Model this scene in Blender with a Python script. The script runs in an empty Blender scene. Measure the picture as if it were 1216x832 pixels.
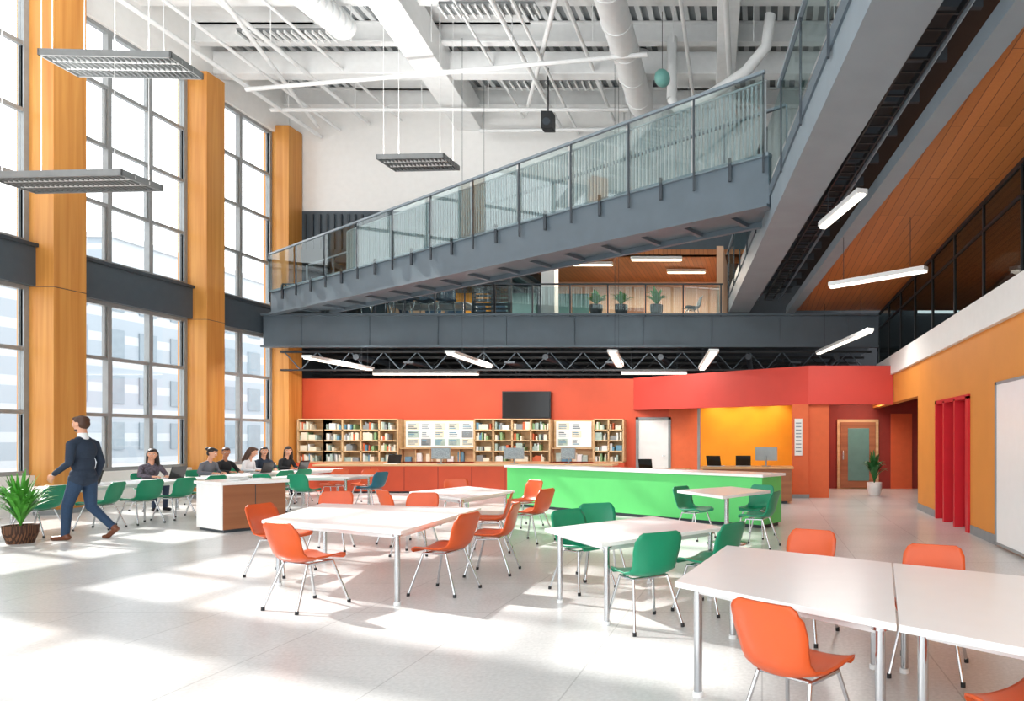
import bpy, math, random
import numpy as np
from mathutils import Vector, Matrix
random.seed(4)
V=Vector
scene=bpy.context.scene
COL=scene.collection

# ------------------------------------------------------------ materials
def lin(h):
    h=h.lstrip('#'); o=[]
    for i in (0,2,4):
        c=int(h[i:i+2],16)/255
        o.append(c/12.92 if c<=0.04045 else ((c+0.055)/1.055)**2.4)
    return o
def mat(name,hexc,rough=.5,metal=0.,var=.06,scale=6.,bump=0.,emit=0.,spec=.5):
    m=bpy.data.materials.new(name); m.use_nodes=True
    nt=m.node_tree; b=nt.nodes['Principled BSDF']
    c=lin(hexc)
    b.inputs['Roughness'].default_value=rough
    b.inputs['Metallic'].default_value=metal
    b.inputs['Specular IOR Level'].default_value=spec
    tc=nt.nodes.new('ShaderNodeTexCoord'); n=nt.nodes.new('ShaderNodeTexNoise')
    n.inputs['Scale'].default_value=scale; n.inputs['Detail'].default_value=4
    r=nt.nodes.new('ShaderNodeValToRGB')
    r.color_ramp.elements[0].position=.3; r.color_ramp.elements[1].position=.7
    r.color_ramp.elements[0].color=[max(0,x*(1-var)) for x in c]+[1]
    r.color_ramp.elements[1].color=[min(1,x*(1+var)) for x in c]+[1]
    nt.links.new(tc.outputs['Object'],n.inputs['Vector'])
    nt.links.new(n.outputs['Fac'],r.inputs['Fac'])
    nt.links.new(r.outputs['Color'],b.inputs['Base Color'])
    if bump:
        bp=nt.nodes.new('ShaderNodeBump'); bp.inputs['Strength'].default_value=bump; bp.inputs['Distance'].default_value=.01
        nt.links.new(n.outputs['Fac'],bp.inputs['Height']); nt.links.new(bp.outputs['Normal'],b.inputs['Normal'])
    if emit:
        b.inputs['Emission Color'].default_value=c+[1]; b.inputs['Emission Strength'].default_value=emit
    return m
def brickmat(name,c1,c2,cm,w,h,mortar,rough=.5,rot=(0,0,0),noise=0.,offset=.5,bump=0):
    m=bpy.data.materials.new(name); m.use_nodes=True
    nt=m.node_tree; b=nt.nodes['Principled BSDF']; b.inputs['Roughness'].default_value=rough
    tc=nt.nodes.new('ShaderNodeTexCoord'); mp=nt.nodes.new('ShaderNodeMapping')
    mp.inputs['Rotation'].default_value=rot
    br=nt.nodes.new('ShaderNodeTexBrick'); br.offset=offset
    br.inputs['Scale'].default_value=1
    br.inputs['Color1'].default_value=lin(c1)+[1]; br.inputs['Color2'].default_value=lin(c2)+[1]; br.inputs['Mortar'].default_value=lin(cm)+[1]
    br.inputs['Brick Width'].default_value=w; br.inputs['Row Height'].default_value=h; br.inputs['Mortar Size'].default_value=mortar
    nt.links.new(tc.outputs['Object'],mp.inputs['Vector']); nt.links.new(mp.outputs['Vector'],br.inputs['Vector'])
    out=br.outputs['Color']
    if noise:
        n=nt.nodes.new('ShaderNodeTexNoise'); n.inputs['Scale'].default_value=38; n.inputs['Detail'].default_value=6
        n2=nt.nodes.new('ShaderNodeTexNoise'); n2.inputs['Scale'].default_value=.7; n2.inputs['Detail'].default_value=3
        nt.links.new(tc.outputs['Object'],n.inputs['Vector']); nt.links.new(tc.outputs['Object'],n2.inputs['Vector'])
        ad=nt.nodes.new('ShaderNodeMath'); ad.operation='ADD'
        nt.links.new(n.outputs['Fac'],ad.inputs[0]); nt.links.new(n2.outputs['Fac'],ad.inputs[1])
        mr=nt.nodes.new('ShaderNodeMapRange'); mr.inputs[1].default_value=.7; mr.inputs[2].default_value=1.3
        mr.inputs[3].default_value=1-noise; mr.inputs[4].default_value=1+noise*.4
        nt.links.new(ad.outputs[0],mr.inputs[0])
        mx=nt.nodes.new('ShaderNodeMix'); mx.data_type='RGBA'; mx.blend_type='MULTIPLY'; mx.inputs[0].default_value=1
        nt.links.new(out,mx.inputs[6]); nt.links.new(mr.outputs[0],mx.inputs[7]); out=mx.outputs[2]
    nt.links.new(out,b.inputs['Base Color'])
    return m
def woodmat(name,c1,c2,scale=3.,stretch=(1,1,8),rough=.5):
    m=bpy.data.materials.new(name); m.use_nodes=True
    nt=m.node_tree; b=nt.nodes['Principled BSDF']; b.inputs['Roughness'].default_value=rough
    tc=nt.nodes.new('ShaderNodeTexCoord'); mp=nt.nodes.new('ShaderNodeMapping')
    mp.inputs['Scale'].default_value=[scale/s if s>1 else scale*4 for s in stretch]
    n=nt.nodes.new('ShaderNodeTexNoise'); n.inputs['Scale'].default_value=1; n.inputs['Detail'].default_value=6; n.inputs['Distortion'].default_value=.6
    r=nt.nodes.new('ShaderNodeValToRGB'); r.color_ramp.elements[0].position=.3; r.color_ramp.elements[1].position=.7
    r.color_ramp.elements[0].color=lin(c1)+[1]; r.color_ramp.elements[1].color=lin(c2)+[1]
    nt.links.new(tc.outputs['Object'],mp.inputs['Vector']); nt.links.new(mp.outputs['Vector'],n.inputs['Vector'])
    nt.links.new(n.outputs['Fac'],r.inputs['Fac']); nt.links.new(r.outputs['Color'],b.inputs['Base Color'])
    return m
def glassmat(name,tint='#ffffff',fac=.06,rough=.02):
    m=bpy.data.materials.new(name); m.use_nodes=True
    nt=m.node_tree; nt.nodes.clear()
    o=nt.nodes.new('ShaderNodeOutputMaterial'); t=nt.nodes.new('ShaderNodeBsdfTransparent'); g=nt.nodes.new('ShaderNodeBsdfGlossy')
    t.inputs[0].default_value=lin(tint)+[1]; g.inputs['Roughness'].default_value=rough
    mx=nt.nodes.new('ShaderNodeMixShader'); mx.inputs[0].default_value=fac
    nt.links.new(t.outputs[0],mx.inputs[1]); nt.links.new(g.outputs[0],mx.inputs[2]); nt.links.new(mx.outputs[0],o.inputs[0])
    return m

M=dict(
 white=mat('white_paint','#f1f1ef',.6,var=.02), whitegloss=mat('white_laminate','#fcfcfb',.25,var=.01),
 deck=mat('ceiling_deck','#8b9194',.6,var=.05), steelw=mat('white_steel','#eceeee',.5,var=.03),
 rib=mat('deck_rib','#dcdfe0',.6,var=.03), panel=mat('ceiling_board','#e8eaea',.7,var=.02),
 column=woodmat('column_plywood','#c27c33','#d99b4e',2.2,(1,1,8),.5),
 spandrel=mat('spandrel_grey','#46525b',.5), steel=mat('bluegrey_steel','#5b6973',.45,var=.07,scale=2),
 steeld=mat('dark_steel','#353e46',.5), steell=mat('walkway_steel','#84919a',.5,var=.06,scale=2),
 bar=mat('grey_mesh_bar','#b4bbbf',.5,.1), 
 black=mat('black_metal','#1c1f22',.5), dark=mat('dark_void_paint','#2a2e33',.8),
 alu=mat('window_aluminium','#959a9c',.4,.1), chrome=mat('chrome_tube','#c9cccf',.18,.95,var=.02),
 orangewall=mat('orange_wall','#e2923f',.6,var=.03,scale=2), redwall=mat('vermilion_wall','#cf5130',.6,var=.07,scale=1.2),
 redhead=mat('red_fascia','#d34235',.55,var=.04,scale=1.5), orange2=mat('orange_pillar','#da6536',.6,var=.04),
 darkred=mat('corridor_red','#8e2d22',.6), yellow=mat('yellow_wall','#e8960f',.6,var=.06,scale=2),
 green=mat('green_counter','#66d777',.4,var=.04,scale=2), reddoor=mat('red_door_paint','#cf2430',.4,var=.04),
 chairO=mat('orange_plastic','#d8571e',.35,var=.04), chairG=mat('green_plastic','#119068',.35,var=.04),
 chairB=mat('teal_plastic','#1f6f86',.35), chairK=mat('charcoal_plastic','#30353a',.5), chairN=mat('blue_plastic','#2f4d66',.5),
 woodl=woodmat('birch_ply','#c59f70','#dcbd92',2,(8,1,1),.5), woodb=woodmat('walnut_panel','#8e5536','#a86c48',2,(8,1,1),.45),
 woodm=woodmat('oak_top','#c18b58','#d8a672',2,(8,1,1),.4),
 peach=mat('peach_wall','#efc3a0',.7,var=.02), paper=mat('paper','#e6e9e7',.7,var=.03,scale=20),
 ink=mat('paper_print','#8d9aa1',.7,var=.3,scale=30), screen=mat('black_screen','#0d0f12',.15),
 lamp=mat('led_diffuser','#fff8ea',.5,emit=2.2,var=0), warm=mat('warm_led','#ffe6c0',.5,emit=7,var=0),
 grille=mat('louvre_grey','#8b8f90',.5,.2), leaf=mat('leaf_green','#4f9f36',.5,var=.3,scale=10), leaf2=mat('leaf_dark','#2f7038',.5,var=.3,scale=10),
 pot=mat('grey_pot','#4d5358',.6), potw=mat('white_pot','#e9e9e6',.5), basket=brickmat('woven_basket','#7a5236','#5f3d28','#3b2417',.05,.025,.006,.8), soil=mat('soil','#2d2018',.9),
 skin=mat('skin','#d9a184',.5,var=.03), skin2=mat('skin_tan','#b97f5f',.5,var=.03), hairb=mat('brown_hair','#4a2f20',.55,var=.2,scale=60), haird=mat('black_hair','#1d1715',.5,var=.2,scale=60),
 navy=mat('navy_suit','#223144',.8,var=.1,scale=40), navyp=mat('navy_trousers','#263f5b',.8,var=.1,scale=40), shoe=mat('brown_leather','#6b3b22',.4),
 shirt=mat('white_shirt','#ebecef',.7,var=.02), blackc=mat('black_jumper','#1e2024',.85), greyc=mat('grey_jumper','#6a6e76',.85), plaid=mat('print_blouse','#5b5560',.85,var=.6,scale=25), denim=mat('denim','#2e3c52',.85,var=.15,scale=40),
 lip=mat('lips','#a4554a',.5), eyew=mat('eye_white','#f2f0ec',.3,var=0), eyed=mat('iris','#2a1a12',.2,var=0),
 balloon=mat('teal_globe','#6fa8a0',.3), baseb=mat('grey_baseboard','#8a8f91',.5), duct=mat('white_duct','#e9ebeb',.45,var=.03),
 frost=mat('frosted_glass_teal','#5f8a86',.35), concrete=mat('pale_concrete','#b9bcbe',.8,var=.08),
 book=mat('book_cloth_mixed','#a9bdb4',.7,var=.2,scale=8), bookr=mat('book_red','#c9653f',.7), bookb=mat('book_blue','#6593ac',.7), bookc=mat('book_cream','#e6dec9',.7),
 bottle=mat('storage_box_green','#86a878',.6), ground=mat('outdoor_paving','#c4c5c5',.9,var=.08),
)
M['floor']=brickmat('terrazzo_floor','#dadad9','#d7d7d6','#c2c2c1',1.2,1.2,.006,.25,noise=.17,offset=0)
M['soffit']=brickmat('wood_plank_soffit','#c77a3e','#b26c33','#7a4420',3.2,.14,.006,.45,rot=(0,0,math.radians(90)),noise=.1)
M['brick']=brickmat('brick_wall','#a8653f','#92523a','#6f6057',.24,.08,.01,.8,rot=(math.radians(90),0,math.radians(90)))
M['facade']=brickmat('office_facade','#98a3ac','#9fa9b2','#b8bec3',1.6,2.6,.3,.6,rot=(math.radians(90),0,math.radians(90)),offset=0)
M['glass']=glassmat('window_glass','#ffffff',.035)
M['rglass']=glassmat('railing_glass','#e9f1f1',.09)
M['dglass']=glassmat('grey_tinted_glass','#b9c2c2',.12)

# ------------------------------------------------------------ mesh builder
class MB:
    def __init__(s): s.v=[]; s.f=[]; s.m=[]; s.s=[]; s.mats=[]
    def mi(s,m):
        if isinstance(m,str): m=M[m]
        if m not in s.mats: s.mats.append(m)
        return s.mats.index(m)
    def add(s,vs,fs,m,smooth=False):
        o=len(s.v); s.v+=[tuple(x) for x in vs]; k=s.mi(m)
        for f in fs: s.f.append([i+o for i in f]); s.m.append(k); s.s.append(smooth)
    def hexa(s,p,m):
        s.add(p,[(3,2,1,0),(4,5,6,7),(0,1,5,4),(1,2,6,5),(2,3,7,6),(3,0,4,7)],m)
    def box(s,x0,x1,y0,y1,z0,z1,m):
        s.hexa([(x0,y0,z0),(x1,y0,z0),(x1,y1,z0),(x0,y1,z0),(x0,y0,z1),(x1,y0,z1),(x1,y1,z1),(x0,y1,z1)],m)
    def prism(s,pts,z0,z1,m):
        n=len(pts); vs=[(p[0],p[1],z0) for p in pts]+[(p[0],p[1],z1) for p in pts]
        s.add(vs,[tuple(range(n))[::-1],tuple(range(n,2*n))]+[(i,(i+1)%n,n+(i+1)%n,n+i) for i in range(n)],m)
    def beam(s,p,q,w,h,m):
        p=V(p);q=V(q); d=(q-p).normalized()
        side=d.cross(V((0,0,1)))
        if side.length<1e-3: side=V((1,0,0))
        side.normalize(); up=side.cross(d).normalized()
        a=side*w/2; b=up*h/2
        s.hexa([p-a-b,p+a-b,q+a-b,q-a-b,p-a+b,p+a+b,q+a+b,q-a+b],m)
    def cyl(s,p,q,r1,m,r2=None,n=12,smooth=True,caps=True):
        if r2 is None:r2=r1
        p=V(p);q=V(q); d=(q-p)
        if d.length<1e-6:return
        d.normalize(); a=d.orthogonal().normalized(); b=d.cross(a)
        vs=[];
        for c,r in((p,r1),(q,r2)):
            for i in range(n):
                t=2*math.pi*i/n; vs.append(c+(a*math.cos(t)+b*math.sin(t))*r)
        s.add(vs,[(i,(i+1)%n,n+(i+1)%n,n+i) for i in range(n)],m,smooth)
        if caps: s.add(vs,[tuple(range(n))[::-1],tuple(range(n,2*n))],m)
    def tube(s,pts,r,m,n=10):
        for a,b in zip(pts[:-1],pts[1:]): s.cyl(a,b,r,m,n=n)
        for p in pts[1:-1]: s.ell(p,(r,r,r),m,8,6)
    def ell(s,c,r,m,nu=16,nv=10,R=None):
        c=V(c); vs=[];fs=[]
        R=R or Matrix.Identity(3)
        vs.append(c+R@V((0,0,-r[2])))
        for j in range(1,nv):
            ph=-math.pi/2+math.pi*j/nv
            for i in range(nu):
                t=2*math.pi*i/nu
                vs.append(c+R@V((r[0]*math.cos(ph)*math.cos(t),r[1]*math.cos(ph)*math.sin(t),r[2]*math.sin(ph))))
        vs.append(c+R@V((0,0,r[2])))
        for i in range(nu): fs.append((0,1+(i+1)%nu,1+i))
        for j in range(nv-2):
            for i in range(nu):
                a=1+j*nu+i;b=1+j*nu+(i+1)%nu; fs.append((a,b,b+nu,a+nu))
        k=1+(nv-2)*nu; t=len(vs)-1
        for i in range(nu): fs.append((k+i,k+(i+1)%nu,t))
        s.add(vs,fs,m,True)
    def lathe(s,prof,c,m,n=24):
        c=V(c);vs=[];fs=[]
        for r,z in prof:
            for i in range(n):
                t=2*math.pi*i/n; vs.append(c+V((r*math.cos(t),r*math.sin(t),z)))
        for j in range(len(prof)-1):
            for i in range(n):
                fs.append((j*n+i,j*n+(i+1)%n,(j+1)*n+(i+1)%n,(j+1)*n+i))
        s.add(vs,fs,m,True); s.add([vs[i] for i in range(n)],[tuple(range(n))[::-1]],m)
    def mesh(s,name):
        me=bpy.data.meshes.new(name); me.from_pydata(s.v,[],s.f)
        for m in s.mats: me.materials.append(m)
        me.polygons.foreach_set('material_index',s.m); me.polygons.foreach_set('use_smooth',s.s)
        me.update(); return me
    def obj(s,name,parent=None,bevel=0,loc=None):
        o=bpy.data.objects.new(name,s.mesh(name)); COL.objects.link(o)
        if loc: o.location=loc
        if parent: o.parent=parent
        if bevel:
            b=o.modifiers.new('bevel','BEVEL'); b.width=bevel; b.segments=2; b.limit_method='ANGLE'
        return o
def sbox(name,*a,bevel=0,parent=None):
    b=MB(); b.box(*a); return b.obj(name,bevel=bevel,parent=parent)

XL=-14.8; YB=21.0; XR=3.4; ZC=12.4
# ------------------------------------------------------------ shell
sbox('floor',-15.1,9,-4,26,-.2,0,'floor')
sbox('outdoor_ground',-100,-15.1,-60,110,-.4,-.1,'ground')
b=MB()
b.box(-15.1,4,-3,YB+.2,ZC,ZC+.15,'deck')
x=-14.9
while x<4:
    b.box(x,x+.13,-3,YB,ZC-.07,ZC,'rib'); x+=.3
for (x0,x1,y0,y1) in ((-14.7,-9.8,9.7,12.5),(-14.7,-11.6,16.0,17.6),(-8.4,-5.8,11.0,12.6),(-8.6,-6.0,16.0,17.6),(-3,-.8,9.6,14.2),(-8,-4,5,9),(-14.5,-8.5,3,7.5),(-2.8,-1,17.6,20.8),(-12.5,-9.6,19.4,20.8)):
    b.box(x0,x1,y0,y1,ZC-.12,ZC-.07,'panel')
b.obj('ceiling')

# left wall
wins=[(2.0,5.6),(6.2,9.4),(10.0,13.6),(14.26,17.35),(17.93,20.35)]
b=MB()
b.box(-15.05,XL+.12,-3,20.95,0,.8,'white')
b.box(-15.05,XL+.1,-3,20.95,10.8,ZC,'white')
b.box(-15.05,XL+.02,-3,2.0,.8,10.8,'white')
b.obj('wall_left')
b=MB(); b.box(-15.05,-14.6,20.95,26.2,0,8.6,'dark'); b.obj('wall_left_service')
b=MB()
b.box(-14.95,XL+.14,-3,20.95,4.62,5.45,'spandrel'); b.box(-14.7,XL+.2,-3,20.95,5.40,5.47,'steeld')
b.obj('trim_spandrel_left')
cols=[(1.4,2.0),(5.6,6.2),(9.4,10.0),(13.6,14.26),(17.35,17.93),(20.35,20.95)]
for a,c in cols:
    b=MB(); b.box(-15.05,-14.3,a,c,0,11.0,'column'); b.box(-15.06,-14.29,a-.005,c+.005,4.6,4.612,'steeld')
    b.box(-15.06,-14.26,a-.04,c+.04,0,.1,'baseb')
    b.obj('column',bevel=.01)
def window(n,y0,y1,z0,z1,nc,nr):
    b=MB(); x0,x1=-14.93,XL
    f=.09
    b.box(x0,x1,y0,y0+f,z0,z1,'alu'); b.box(x0,x1,y1-f,y1,z0,z1,'alu')
    b.box(x0,x1,y0+f,y1-f,z0,z0+f,'alu'); b.box(x0,x1,y0+f,y1-f,z1-f,z1,'alu')
    for i in range(1,nc):
        y=y0+(y1-y0)*i/nc; b.box(x0,x1,y-.045,y+.045,z0+f,z1-f,'alu')
    for j in range(1,nr):
        z=z0+(z1-z0)*j/nr; b.box(x0+.02,x1-.01,y0+f,y1-f,z-.04,z+.04,'alu')
    for i in range(nc):
        ya=y0+(y1-y0)*i/nc+.05; yb=y0+(y1-y0)*(i+1)/nc-.05
        for j in range(nr):
            za=z0+(z1-z0)*j/nr+.05; zb=z0+(z1-z0)*(j+1)/nr-.05
            if (i+j)%2==0:
                for (p,q,r,s_) in((ya,ya+.04,za,zb),(yb-.04,yb,za,zb)): b.box(x0+.03,x1-.03,p,q,r,s_,'alu')
    b.box(-14.88,-14.87,y0+f,y1-f,z0+f,z1-f,'glass')
    b.obj('window_%d'%n)
n=1
for y0,y1 in wins:
    window(n,y0,y1,5.47,10.8,3 if y1-y0>2.6 else 2,4); n+=1
    window(n,y0,y1,.8,4.62,3 if y1-y0>2.6 else 2,3); n+=1

# upper back wall
b=MB()
b.box(-15.05,4,YB,YB+.2,8.6,ZC,'white'); b.obj('wall_back_upper')
b=MB(); b.box(-15.05,4,YB-.05,YB+.2,7.25,8.6,'spandrel')
for i in range(40):
    xx=-14.2+i*.22; b.box(xx,xx+.05,YB-.1,YB-.05,7.3,8.5,'steeld')
b.obj('trim_upper_fascia')
b=MB(); b.box(2.7,2.9,-2,YB,5.9,ZC,'white')
for i in range(60): b.box(2.66,2.7,.5+i*.34,.62+i*.34,6.0,ZC,'steelw')
b.obj('wall_right_upper')
b=MB()
for i in range(34): b.box(-4.4+i*.2,-4.3+i*.2,YB-.05,YB,8.6,11.8,'steelw')
b.obj('corrugated_wall_cladding')

# mezzanine slab
b=MB()
b.box(-14.6,3.4,19.8,26,4.4,5.14,'steeld')
b.box(-14.6,3.4,19.72,19.8,4.24,5.16,'steel'); b.box(-14.6,3.4,19.6,19.8,4.2,4.26,'steel'); b.box(-14.6,3.4,19.6,19.8,5.12,5.18,'steel')
for i in range(9):
    xx=-13.5+i*2.0; b.box(xx,xx+.02,19.69,19.72,4.26,5.12,'steel')
b.obj('mezzanine_floor_slab')
b=MB(); b.box(-15,6,26,26.2,0,8,'dark'); b.obj('wall_back_service')
b=MB()
for yy in (20.3,21.8,23.4,25):
    b.beam((-14.5,yy,4.15),(3.3,yy,4.15),.07,.07,'black'); b.beam((-14.5,yy,3.6),(3.3,yy,3.6),.05,.05,'black')
    xx=-14.4;k=0
    while xx<2.8:
        b.cyl((xx,yy,3.6 if k%2 else 4.15),(xx+.5,yy,4.15 if k%2 else 3.6),.018,'steel' if yy<21 else 'black',n=6); xx+=.5;k+=1
for xx in (-12,-9,-6.4,-3,-.4,2.2):
    b.cyl((xx,19.9,3.95),(xx,25.9,3.95),.09,'steeld'); 
for xx in (-10.5,-7.5,-4.5,-1.5,1):
    b.beam((xx,20,3.8),(xx,25.9,3.8),.3,.06,'steeld')
b.obj('black_ceiling_truss')

# mezzanine room
b=MB()
b.box(-14.6,-7.75,24.6,24.8,5.14,7.3,'steel'); b.box(-7.75,2.6,24.6,24.8,5.14,7.3,'peach')
b.obj('wall_mezzanine_back')
b=MB(); b.box(-7.75,3.4,YB-.1,24.8,7.25,7.4,'soffit'); b.obj('mezzanine_wood_ceiling')
b=MB(); b.box(-14.6,-7.75,YB-.1,24.8,7.0,7.4,'steeld')
for i in range(10): b.box(-14+i*.66,-13.92+i*.66,YB-.12,24.5,6.85,7.0,'steel')
b.obj('mezzanine_dark_ceiling')
b=MB(); b.box(-11.2,-9.9,24.4,24.6,5.14,6.8,'yellow'); b.box(-9.5,-8.2,24.4,24.6,5.2,6.8,'frost'); b.box(-13.6,-11.6,24.45,24.6,5.3,6.6,'peach'); b.obj('coloured_wall_panels')
b=MB()
for i in range(14): b.box(-8.9,-7.8,20.8,20.86,5.25+i*.13,5.33+i*.13,'steeld')
b.box(-8.95,-8.88,20.78,20.9,5.14,6.98,'steeld'); b.box(-7.85,-7.75,20.78,20.9,5.14,6.98,'steeld'); b.obj('louvre_screen')
b=MB(); b.box(-6.75,-6.35,20.6,21.0,5.14,7.25,'white'); b.obj('mezzanine_column')
b=MB(); b.box(-1.35,-1.15,20,24.6,5.14,7.25,'peach'); b.box(-1.13,2.6,22,22.2,5.14,7.25,'steeld'); b.obj('wall_mezzanine_side')
b=MB()
b.box(-7.7,-7.62,24.5,24.6,5.14,6.9,'frost')
for xx in (-7.6,-6.9): b.box(xx,xx+.6,24.5,24.6,5.2,6.8,'frost')
b.box(-5.2,-4.3,24.5,24.6,5.3,6.3,'woodb'); b.obj('glazed_partition')
for (x0,x1,yy) in ((-6.2,-4.8,21.6),(-4.1,-2.5,21.0),(-3.2,-1.9,22.6)):
    b=MB(); b.box(x0,x1,yy,yy+.16,7.12,7.22,'white'); b.box(x0+.03,x1-.03,yy+.02,yy+.14,7.1,7.12,'warm'); b.obj('ceiling_strip_light')
b=MB()
for i in range(7):
    xx=-7.8+i*1.1; b.box(xx-.02,xx+.02,19.64,19.68,5.1,6.02,'steeld')
for i in range(6):
    xx=-7.8+i*1.1; b.box(xx+.04,xx+1.06,19.65,19.665,5.18,5.96,'rglass')
b.beam((-7.85,19.66,6.04),(-1.15,19.66,6.04),.05,.04,'steeld')
b.obj('mezzanine_glass_railing')
b=MB()
for i in range(8):
    xx=-13.9+i*.87; b.box(xx-.02,xx+.02,19.64,19.68,5.18,6.02,'steeld')
    if i<7: b.box(xx+.04,xx+.83,19.65,19.665,5.18,5.96,'rglass')
b.beam((-14,19.66,6.04),(-7.8,19.66,6.04),.05,.04,'steeld'); b.obj('mezzanine_glass_railing')

# ------------------------------------------------------------ red wall and kiosk
b=MB(); b.box(-14.6,-3.88,YB,YB+.15,0,3.4,'redwall'); b.box(-3.88,-2.89,YB,YB+.15,2.15,3.4,'redwall'); b.obj('wall_back_red')
b=MB(); b.box(-2.89,-1.9,YB,YB+.15,0,3.3,'orange2'); b.box(-1.9,1.1,YB,YB+.15,0,3.3,'yellow'); b.obj('wall_back_yellow')
b=MB(); b.box(-3.88,-2.89,YB+.02,YB+.1,0,2.15,'white'); b.box(-3.93,-3.85,YB-.04,YB+.02,0,2.2,'baseb'); b.box(-2.92,-2.84,YB-.04,YB+.02,0,2.2,'baseb'); b.box(-3.93,-2.84,YB-.04,YB+.02,2.13,2.2,'baseb')
b.cyl((-3.0,YB-.04,1.0),(-3.12,YB-.04,1.0),.012,'chrome'); b.obj('door_1')
b=MB(); b.box(-1.96,-1.88,20.4,20.48,0,3.28,'baseb'); b.obj('partition_post')
b=MB()
b.prism([(-4.0,20.98),(1.2,17.4),(1.2,17.6),(-3.85,21.0)],2.42,3.42,'redhead')
b.prism([(1.2,17.4),(3.38,17.4),(3.38,17.6),(1.2,17.6)],2.42,3.42,'redhead')
b.obj('trim_red_fascia')
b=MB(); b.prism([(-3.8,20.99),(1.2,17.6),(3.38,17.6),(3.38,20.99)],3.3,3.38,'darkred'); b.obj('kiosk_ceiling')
b=MB(); b.box(.78,1.2,17.4,17.75,0,2.42,'orange2'); b.box(1.2,1.74,17.5,20.98,0,3.3,'orange2'); b.box(.76,1.22,17.36,17.8,0,.1,'baseb'); b.obj('wall_pillar_orange')
b=MB(); b.box(.84,1.04,17.37,17.395,1.1,2.05,'paper')
for i in range(9): b.box(.87,1.01,17.365,17.372,1.2+i*.09,1.23+i*.09,'ink')
b.obj('wall_notice_poster')
# corridor
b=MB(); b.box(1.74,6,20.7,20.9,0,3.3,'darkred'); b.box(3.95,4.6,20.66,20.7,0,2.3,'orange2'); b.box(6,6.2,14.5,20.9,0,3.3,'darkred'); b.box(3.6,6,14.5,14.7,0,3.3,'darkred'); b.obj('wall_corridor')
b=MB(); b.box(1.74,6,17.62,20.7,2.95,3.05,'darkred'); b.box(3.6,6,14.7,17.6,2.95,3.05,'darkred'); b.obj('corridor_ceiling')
b=MB(); b.box(2.3,3.57,20.62,20.7,0,2.12,'woodl'); b.box(2.4,3.47,20.58,20.62,.03,2.04,'woodb'); b.box(2.62,3.27,20.56,20.58,.25,1.85,'frost')
b.box(2.45,2.5,20.52,20.56,.9,1.15,'chrome'); b.obj('door_2',bevel=.005)

# right wall
b=MB()
b.box(XR,XR+.2,-2,11.0,0,3.19,'orangewall'); b.box(XR,XR+.2,13.1,14.7,0,3.19,'orangewall'); b.box(XR,XR+.2,11.0,13.1,2.25,3.19,'orangewall')
b.box(XR,XR+.2,14.7,20.7,2.47,3.4,'orangewall'); b.box(3.7,3.9,10.9,13.2,0,3.19,'orangewall')
b.obj('wall_right')
b=MB(); b.box(XR-.02,XR,-2,7.3,0,.14,'baseb'); b.box(XR-.02,XR,9.75,10.95,0,.14,'baseb'); b.box(XR-.02,XR,13.15,14.7,0,.14,'baseb'); b.obj('baseboard_right')
b=MB(); b.box(XR-.08,XR+.2,-2,19.6,3.19,3.68,'white'); b.obj('trim_white_band')
b=MB()
for y0,y1 in((11.05,11.7),(11.75,12.4),(12.45,13.05)):
    b.box(XR+.12,XR+.18,y0,y1,.02,2.2,'reddoor'); b.box(XR-.04,XR+.12,y0,y0+.09,.0,2.24,'reddoor')
b.box(XR-.04,XR+.18,13.0,13.1,0,2.27,'reddoor'); b.box(XR-.04,XR+.18,11.0,13.1,2.2,2.27,'reddoor'); b.box(XR-.04,XR+.12,11.0,11.05,0,2.24,'reddoor')
for yy in(11.25,11.9,12.6): b.box(XR+.09,XR+.12,yy,yy+.03,.9,1.3,'chrome')
b.obj('door_3')
b=MB(); b.box(XR-.05,XR,7.3,9.65,.06,2.32,'whitegloss'); b.box(XR-.06,XR,9.62,9.68,.04,2.35,'alu'); b.box(XR-.06,XR,7.3,9.68,2.31,2.35,'alu'); b.box(XR-.06,XR,7.3,9.68,.03,.07,'alu'); b.box(XR-.065,XR-.05,8.45,8.47,.06,2.32,'alu'); b.obj('whiteboard_panel')
b=MB()
yy=-2
while yy<19.7:
    b.box(XR+.0,XR+.05,yy-.02,yy+.02,3.68,5.2,'black'); b.box(XR+.02,XR+.03,yy+.02,min(yy+1.55,19.7)-.02,3.7,5.14,'dglass'); yy+=1.55
b.beam((XR+.025,-2,4.75),(XR+.025,19.7,4.75),.05,.04,'black'); b.beam((XR+.025,-2,5.17),(XR+.025,19.7,5.17),.06,.06,'black')
b.obj('upper_level_glazing')
b=MB(); b.box(3.6,9,-2,20,3.5,3.66,'concrete'); b.obj('upper_level_floor')
b=MB(); b.box(7.8,8,-2,20,3.66,5.25,'brick'); b.box(3.45,9,20,20.2,3.66,5.25,'steeld'); b.obj('wall_upper_brick')
b=MB()
for i in range(7):
    y=1+i*2.6; b.box(7.7,7.79,y,y+1.3,4,5.0,'screen')
b.obj('upper_level_windows')
for i in range(7):
    y=1+i*2.6; b=MB()
    b.box(5.0,5.9,y,y+1.4,4.35,4.4,'woodb')
    for px_ in (5.05,5.8):
        for py_ in (y+.05,y+1.3): b.box(px_,px_+.05,py_,py_+.05,3.66,4.35,'black')
    b.obj('upper_level_desk')

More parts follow.
